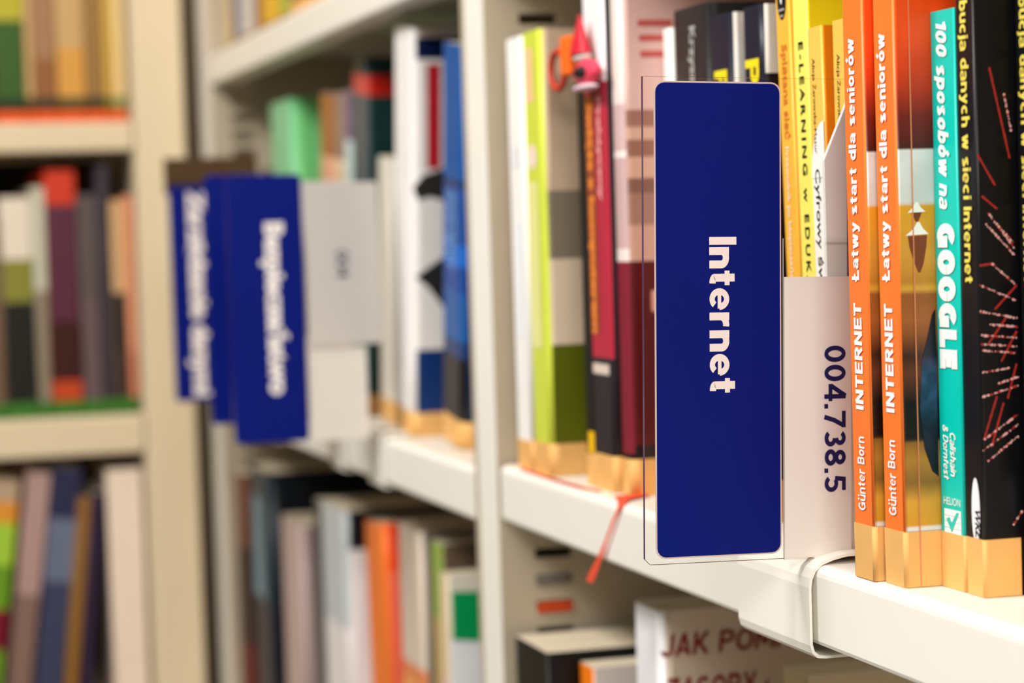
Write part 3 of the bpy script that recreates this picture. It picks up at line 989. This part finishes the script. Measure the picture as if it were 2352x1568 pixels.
mb = book('maroon hardcover with a pale photo cover, immediately left of the Internet sign', -253, -237.0, 14, 0, 246,
          [(20, (26, 18, 20)), (111, (132, 34, 50)), (117, (240, 222, 214)), (160, (206, 172, 168)), (163, (246, 232, 224)), (185, (214, 180, 176)), (246, (240, 224, 214))],
          front=[(24, (24, 14, 14)), (111, (92, 14, 16)), (128, (214, 160, 138)), (143, (172, 122, 104)), (150, (142, 96, 80)), (160, (222, 170, 146)), (168, (160, 108, 88)), (174, (226, 176, 152)), (182, (168, 116, 98)), (246, (236, 190, 178))],
          band=17.5, group=G_B, r=4, hard=True)
for i, z in enumerate((221, 214, 206.5)):
    cprint(mb, [(9 + i * 0.5, z), (26, z), (26, z + 3.0), (9 + i * 0.5, z + 3.0)], mat((206, 92, 84), 0.5), 'title_line')
text(mb, 'P', (mb['t'] + 0.0003, 0.016, 0.092), COVER[0], COVER[1], 0.008, 0.010, mat((232, 160, 140), 0.5), bold=0.05)
for z_, word in ((75, 'W'), (61, 'S'), (53, 'Z'), (41, 'a')):
    text(mb, word, (mb['t'] + 0.0003, 0.0195, z_ / 1000), COVER[0], COVER[1], 0.008, 0.011 if word != 'a' else 0.005, mat((240, 188, 10), 0.5), bold=0.05)

# small toy hooked on the top of the thick crimson book
toy = thing('toy_figure', 'small red hatted toy figure with an orange pack and red wheel, on the crimson book', 'toy', (-0.276, 0.009, 0.190))
def tx(px, pz):
    return (px + 0.276, pz - 0.190)
def blob(name, x0, x1, z0, z1, mt, y0=-0.006, y1=0.0015):
    bm = bmesh.new()
    bmesh.ops.create_uvsphere(bm, u_segments=12, v_segments=8, radius=1.0)
    a, b_ = tx(x0, z0), tx(x1, z1)
    for v in bm.verts:
        v.co = Vector(((a[0] + b_[0]) / 2 + v.co.x * (b_[0] - a[0]) / 2, (y0 + y1) / 2 + v.co.y * (y1 - y0) / 2, (a[1] + b_[1]) / 2 + v.co.z * (b_[1] - a[1]) / 2))
    for f in bm.faces:
        f.smooth = True
    return obj(name, bm, mt, toy)
bm = bmesh.new()
bmesh.ops.create_cone(bm, segments=14, cap_ends=True, radius1=0.0105, radius2=0.001, depth=0.019)
bmesh.ops.translate(bm, verts=bm.verts[:], vec=(0.0035, -0.006, 0.0305))
bmesh.ops.scale(bm, verts=bm.verts[:], vec=(1, 0.45, 1))
obj('hat', bm, mat((205, 30, 48), 0.5), toy)
blob('face', -0.2815, -0.2625, 0.2065, 0.2130, mat((240, 226, 214), 0.5))
blob('coat', -0.2825, -0.2470, 0.1955, 0.2080, mat((236, 70, 96), 0.5))
blob('belt', -0.2745, -0.2560, 0.1985, 0.2050, mat((38, 28, 34), 0.5), -0.0085, 0.001)
blob('coat_hem', -0.2825, -0.2490, 0.1925, 0.1965, mat((226, 196, 204), 0.5), -0.007, 0.001)
bm = bmesh.new(); a = tx(-0.2990, 0.2020); b_ = tx(-0.2855, 0.2215); box(bm, a[0], b_[0], -0.005, 0.0012, a[1], b_[1], 0.0015)
obj('pack', bm, mat((255, 112, 24), 0.5), toy)
bm = bmesh.new()
cx, cz = tx(-0.3080, 0.2060)
n = 24
ring = []
for i in range(n):
    a = 2 * math.pi * i / n
    row = []
    for j in range(6):
        b_ = 2 * math.pi * j / 6
        rr = 0.0085 + 0.0016 * math.cos(b_)
        row.append(bm.verts.new((cx + rr * 1.35 * math.cos(a), -0.003 + 0.0016 * math.sin(b_), cz + rr * 1.1 * math.sin(a))))
    ring.append(row)
for i in range(n):
    for j in range(6):
        bm.faces.new((ring[i][j], ring[(i + 1) % n][j], ring[(i + 1) % n][(j + 1) % 6], ring[i][(j + 1) % 6])).smooth = True
bmesh.ops.recalc_face_normals(bm, faces=bm.faces[:])
obj('wheel', bm, mat((200, 62, 40), 0.5), toy)


def ribbon(name, label, pts, widths, c):
    """thin flat ribbon through world points with a half-width vector per point"""
    o0 = Vector(pts[0])
    t = thing(name, label, 'ribbon', tuple(o0))
    bm = bmesh.new()
    rows = []
    for p, w_ in zip(pts, widths):
        p, w_ = Vector(p) - o0, Vector(w_)
        rows.append([bm.verts.new(p - w_), bm.verts.new(p + w_)])
    for i in range(len(rows) - 1):
        bm.faces.new((rows[i][0], rows[i][1], rows[i + 1][1], rows[i + 1][0]))
    bmesh.ops.recalc_face_normals(bm, faces=bm.faces[:])
    bmesh.ops.solidify(bm, geom=bm.faces[:], thickness=0.0003)
    obj('strip', bm, mat(c, 0.6), t)
    return t


ribbon('ribbon_and_reflection', 'red ribbon bookmark hanging over the shelf lip left of the Internet sign',
       [(-0.235, 0.020, 0.0012), (-0.232, 0.012, 0.0013), (-0.2270, 0.0045, 0.0013), (-0.2180, 0.0020, 0.0011), (-0.2140, -0.0012, -0.002), (-0.2200, -0.0018, -0.0075), (-0.2320, -0.0020, -0.019), (-0.2430, -0.0022, -0.0300), (-0.2500, -0.0024, -0.0360), (-0.2570, -0.0024, -0.0420)],
       [(0.004, 0.001, 0), (0.006, 0.001, 0), (0.007, 0.001, 0), (0.005, 0.0006, 0), (0.0016, 0, 0), (0.0014, 0, 0), (0.0012, 0, 0), (0.0030, 0, 0), (0.0046, 0, 0), (0.0046, 0, 0)], (240, 84, 54))
ribbon('ribbon_and_reflection', 'red reflection along the front edge below the lime book, built as a thin strip',
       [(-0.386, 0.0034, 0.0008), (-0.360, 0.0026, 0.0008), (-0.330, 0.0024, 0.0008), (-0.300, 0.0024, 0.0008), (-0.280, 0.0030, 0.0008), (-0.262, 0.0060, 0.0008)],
       [(0, 0.0011, 0)] * 6, (226, 80, 44))  # reflected red streak drawn as a coloured strip on the shelf

# ------------------------------------------------------------------ shelf under the near shelf
G_L = 'books on the shelf below the Internet sign'
z0 = -302
book('black book low beside the post, its big dark cover facing out', -410, -352, 4.5, z0, 209, (16, 14, 13), front=(14, 12, 12), group=G_L, depth=200)
book('low book with an orange spine and pale grey cover', -348, -327, 21, z0, 204, (255, 132, 20), front=(222, 208, 198), group=G_L)
jb = book('white hardcover lettered JAK POMNOŻYĆ in dark red below the shelf', -292, -252, 31, z0, 243.5, (246, 243, 242), front=(214, 194, 172), group=G_L, hard=True, r=6, depth=190)
dred = mat((138, 40, 34), 0.5)
stext(jb, 'JAK POMNOŻYĆ', (jb['t'] + 0.0003, 0.053, 0.2285), COVER[0], COVER[1], 0.106, 0.0150, dred, sw=1.3, shear=0.12)
stext(jb, 'ZASOBY •', (jb['t'] + 0.0003, 0.029, 0.2045), COVER[0], COVER[1], 0.054, 0.0140, dred, sw=1.3, shear=0.12)
book('dim beige book low beneath the sign sleeve, only its top showing', -176, -150, 62, z0, 228, (214, 190, 140), front=(205, 186, 150), group=G_L)

# ------------------------------------------------------------------ middle bay, main shelf
G_C = 'books on the main shelf of the middle bay'
z0 = -6
book('slim black and yellow book leaning against the post, middle bay', -556, -543, 30, z0, 205, [(50, (216, 196, 70)), (120, (60, 26, 40)), (210, (30, 24, 30))], band=15, lean=0.118, group=G_C)
bb = book('tall blue book with pale lettering and black foot, middle bay', -617, -566, 20, z0, 246, [(56, (26, 24, 24)), (66, (30, 60, 110)), (96, (28, 90, 160)), (112, (20, 70, 150)), (125, (20, 104, 200)), (160, (20, 74, 150)), (164, (12, 40, 90)), (246, (8, 84, 156))],
          front=(6, 36, 84), band=17, lean=0.125, group=G_C, r=8)
btext(bb, 'SYSTEMY', 108.0, 156.0, 20, mat((120, 165, 225), 0.5), DOWN, 25, bold=0.02)
wc = book('tall white book with navy stripe and red block on its cover, middle bay', -724, -674, 16, z0, 266, (252, 246, 240),
          front=[(58, (10, 50, 110)), (246, (246, 238, 228)), (260, (8, 24, 66)), (266, (228, 212, 190))], band=16, lean=0.125, group=G_C, r=6)
cprint(wc, [(10, 176), (19, 176), (19, 243), (10, 243)], mat((190, 24, 34), 0.5), 'red_block')
cprint(wc, [(0.5, 164), (8, 172), (34, 180), (34, 152), (12, 158), (4, 156)], mat((44, 40, 36), 0.5), 'photo_print')
cprint(wc, [(2, 106), (26, 122), (40, 118), (40, 64), (22, 84), (10, 100)], mat((38, 36, 34), 0.5), 'photo_print')
book('lower cream book right of the tall white number card, middle bay', -823, -785, 30, z0, 186, (236, 228, 210), front=(240, 232, 220), band=15, lean=0.10, group=G_C)
book('dark green book with a red stripe near its top, middle bay', -913, -866, 30, z0, 263, [(62, (96, 152, 150)), (235, (84, 92, 92)), (250, (206, 80, 70)), (263, (30, 70, 68))],
     front=[(235, (10, 50, 48)), (250, (196, 30, 14)), (263, (8, 44, 40))], band=16, lean=0.13, group=G_C, hard=True, r=5)
book('slim lavender book beside the dark green book, middle bay', -931, -915, 30, z0, 242, [(205, (206, 228, 222)), (242, (120, 100, 122))], lean=0.10, group=G_C)
book('grey lavender book right of the brown book, middle bay', -978, -932, 32, z0, 240, [(190, (240, 214, 176)), (240, (158, 132, 118))], front=(90, 66, 86), lean=0.10, group=G_C)
book('brown and peach book right of the mint box, middle bay', -1020, -980, 30, z0, 243, [(195, (238, 176, 138)), (243, (170, 108, 42))], lean=0.10, group=G_C)
book('mint green slipcase standing above the blurred blue signs', -1216, -1120, 30, z0, 250, (134, 210, 154), front=(120, 206, 124), group=G_C, hard=True, r=10)
book('dark brown book deep at the far end of the middle bay', -1310, -1235, 40, z0, 196, (66, 44, 18), group=G_C)

# top shelf of the middle bay
G_T = 'books on the upper shelf of the middle bay'
z0 = 298
for xa, xb, c, lab in ((-1338, -1302, (232, 200, 140), 'cream book at the far end of the upper shelf'),
                       (-1300, -1264, (66, 88, 128), 'steel blue book near the far end of the upper shelf'),
                       (-1262, -1186, (212, 204, 196), 'wide pale grey book on the upper shelf'),
                       (-1184, -1151, (150, 84, 22), 'brown book left of the yellow book, upper shelf'),
                       (-1149, -1076, (236, 182, 12), 'golden yellow book on the upper shelf'),
                       (-1074, -1036, (170, 176, 60), 'olive green book on the upper shelf, right of the yellow one')):
    book(lab, xa, xb, 15, z0, 205, [(9, (160, 112, 40)), (205, c)], group=G_T)
for i in range(6):
    book(['dark red book', 'white book', 'black book', 'tan book', 'green book', 'navy book'][i] + ' on the upper shelf nearer the post', -1020 + i * 80, -960 + i * 80, 14, z0, 190 + 7 * (i % 3), [(120, 30, 30), (240, 236, 228), (24, 24, 24), (200, 160, 110), (40, 100, 60), (28, 40, 80)][i], band=15, group=G_T)

# lower shelf of the middle bay
G_CL = 'books on the lower shelf of the middle bay'
z0 = -306
book('reddish brown book at the far end of the lower shelf', -1340, -1300, 8, z0, 218, [(60, (110, 40, 30)), (150, (70, 48, 40)), (218, (120, 74, 54))], group=G_CL)
bk = book('dark book with a pale blue streak on its spine, lower shelf', -1298, -1206, 14, z0, 228, [(110, (34, 36, 52)), (228, (18, 46, 58))], front=(14, 20, 26), group=G_CL, r=10)
sprint(bk, [(18, 112), (66, 112), (62, 200), (26, 205)], mat((120, 156, 172), 0.4))
book('dusty pink book standing between dark books, lower shelf', -1187, -1100, 22, z0, 193, (206, 178, 172), front=(160, 138, 132), group=G_CL, r=6)
book('dark slate book right of the dusty pink book, lower shelf', -1090, -1058, 32, z0, 216, (44, 54, 58), group=G_CL, lean=0.02)
ew = book('wide white book with a black notch on its cover, lower shelf', -1030, -940, 25, z0, 222, [(130, (248, 240, 236)), (222, (206, 212, 212))],
          front=[(192, (250, 242, 238)), (222, (10, 12, 16))], group=G_CL, r=8)
book('orange red paperback with a bright cover, lower shelf', -858, -796, 25, z0, 224, (255, 128, 40), front=[(190, (255, 112, 84)), (224, (250, 74, 20))], lean=-0.06, group=G_CL, r=6)
hb = book('beige book with an orange foot, lower shelf', -764, -700, 25, z0, 234, [(128, (255, 176, 96)), (140, (236, 140, 84)), (234, (226, 208, 186))], front=[(128, (240, 120, 70)), (234, (130, 116, 104))], group=G_CL, r=5)
book('slim lime green book right of the beige one, lower shelf', -690, -662, 30, z0, 230, [(120, (160, 96, 50)), (180, (200, 170, 100)), (230, (150, 176, 66))], front=(120, 100, 80), group=G_CL)
jb2 = book('white book with a big green rectangle on its cover, lower shelf by the post', -632, -612, 20, z0, 217, [(150, (244, 206, 196)), (217, (236, 214, 170))],
           front=[(176, (248, 246, 246)), (217, (240, 230, 210))], group=G_CL, rim=(228, 196, 150))
cprint(jb2, [(2.5, 176), (20, 174), (23, 186), (22, 206), (2.5, 207)], mat((0, 158, 84), 0.4), 'green_rectangle')
book('dark book with a rounded brown top, lower shelf against the post', -545, -520, 60, z0, 250, (52, 40, 30), front=(40, 32, 26), group=G_CL)

# ------------------------------------------------------------------ corner bookcase
G_1, G_2, G_3 = 'books on the upper corner shelf', 'books on the middle corner shelf', 'leaning books on the lower corner shelf'
X = LX - 0.012
OB = (240, 92, 30)
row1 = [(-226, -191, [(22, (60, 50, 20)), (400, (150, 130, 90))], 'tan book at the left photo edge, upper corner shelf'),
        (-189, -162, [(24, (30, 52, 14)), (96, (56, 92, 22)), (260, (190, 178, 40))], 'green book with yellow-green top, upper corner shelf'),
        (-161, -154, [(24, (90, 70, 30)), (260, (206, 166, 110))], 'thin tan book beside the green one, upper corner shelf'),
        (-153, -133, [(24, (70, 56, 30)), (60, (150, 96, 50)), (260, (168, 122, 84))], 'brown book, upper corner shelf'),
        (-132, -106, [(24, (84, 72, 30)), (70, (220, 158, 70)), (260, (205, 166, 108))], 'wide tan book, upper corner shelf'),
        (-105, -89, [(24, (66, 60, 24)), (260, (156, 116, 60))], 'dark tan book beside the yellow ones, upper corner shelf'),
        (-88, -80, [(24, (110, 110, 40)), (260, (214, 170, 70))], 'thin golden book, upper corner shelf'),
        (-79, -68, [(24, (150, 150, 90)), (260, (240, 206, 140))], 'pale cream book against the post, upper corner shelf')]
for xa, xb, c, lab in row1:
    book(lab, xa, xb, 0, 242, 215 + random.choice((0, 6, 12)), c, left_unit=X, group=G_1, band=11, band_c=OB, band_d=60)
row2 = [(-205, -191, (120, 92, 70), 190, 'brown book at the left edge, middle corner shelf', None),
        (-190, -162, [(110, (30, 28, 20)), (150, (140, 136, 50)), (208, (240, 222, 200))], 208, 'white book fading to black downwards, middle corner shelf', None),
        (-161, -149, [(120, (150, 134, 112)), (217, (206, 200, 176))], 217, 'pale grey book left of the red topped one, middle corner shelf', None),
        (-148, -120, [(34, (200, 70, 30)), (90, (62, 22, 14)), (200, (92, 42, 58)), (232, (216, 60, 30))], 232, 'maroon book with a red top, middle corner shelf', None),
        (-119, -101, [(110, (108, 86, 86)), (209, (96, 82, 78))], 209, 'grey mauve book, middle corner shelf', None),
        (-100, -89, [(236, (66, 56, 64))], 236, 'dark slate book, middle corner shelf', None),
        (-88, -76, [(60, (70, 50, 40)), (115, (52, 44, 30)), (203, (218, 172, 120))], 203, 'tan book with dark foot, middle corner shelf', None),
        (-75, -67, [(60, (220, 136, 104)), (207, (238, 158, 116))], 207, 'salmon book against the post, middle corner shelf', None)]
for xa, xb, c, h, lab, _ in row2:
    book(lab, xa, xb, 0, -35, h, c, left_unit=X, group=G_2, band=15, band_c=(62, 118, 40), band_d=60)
row3 = [(-270, -240, [(70, (90, 130, 40)), (110, (140, 30, 60)), (215, (210, 200, 120))], 215, 0.13, 'pale yellow book leaning at the left photo edge, lower corner shelf'),
        (-236, -210, [(60, (120, 160, 40)), (98, (130, 16, 44)), (140, (110, 156, 30)), (180, (168, 206, 60)), (200, (230, 150, 50)), (220, (190, 160, 130))], 220, 0.13, 'lime and magenta book leaning, lower corner shelf'),
        (-204, -182, [(110, (140, 108, 96)), (226, (184, 148, 138))], 226, 0.13, 'dusty mauve book leaning, lower corner shelf'),
        (-179, -152, [(120, (62, 66, 92)), (180, (108, 116, 136)), (228, (44, 44, 76))], 228, 0.124, 'slate blue book leaning, lower corner shelf'),
        (-151, -138, [(200, (150, 104, 42))], 200, 0.108, 'brown gold book leaning, lower corner shelf'),
        (-136, -125, [(204, (52, 36, 62))], 204, 0.098, 'dark purple book leaning, lower corner shelf'),
        (-101, -68, [(224, (250, 226, 202))], 224, 0.0, 'wide cream book upright against the post, lower corner shelf')]
for xa, xb, c, h, ln, lab in row3:
    book(lab, xa, xb, 0, -312, h, c, left_unit=X, lean=ln, group=G_3)

for o in list(bpy.data.objects):
    for k in ('ox', 't'):
        if k in o:
            del o[k]
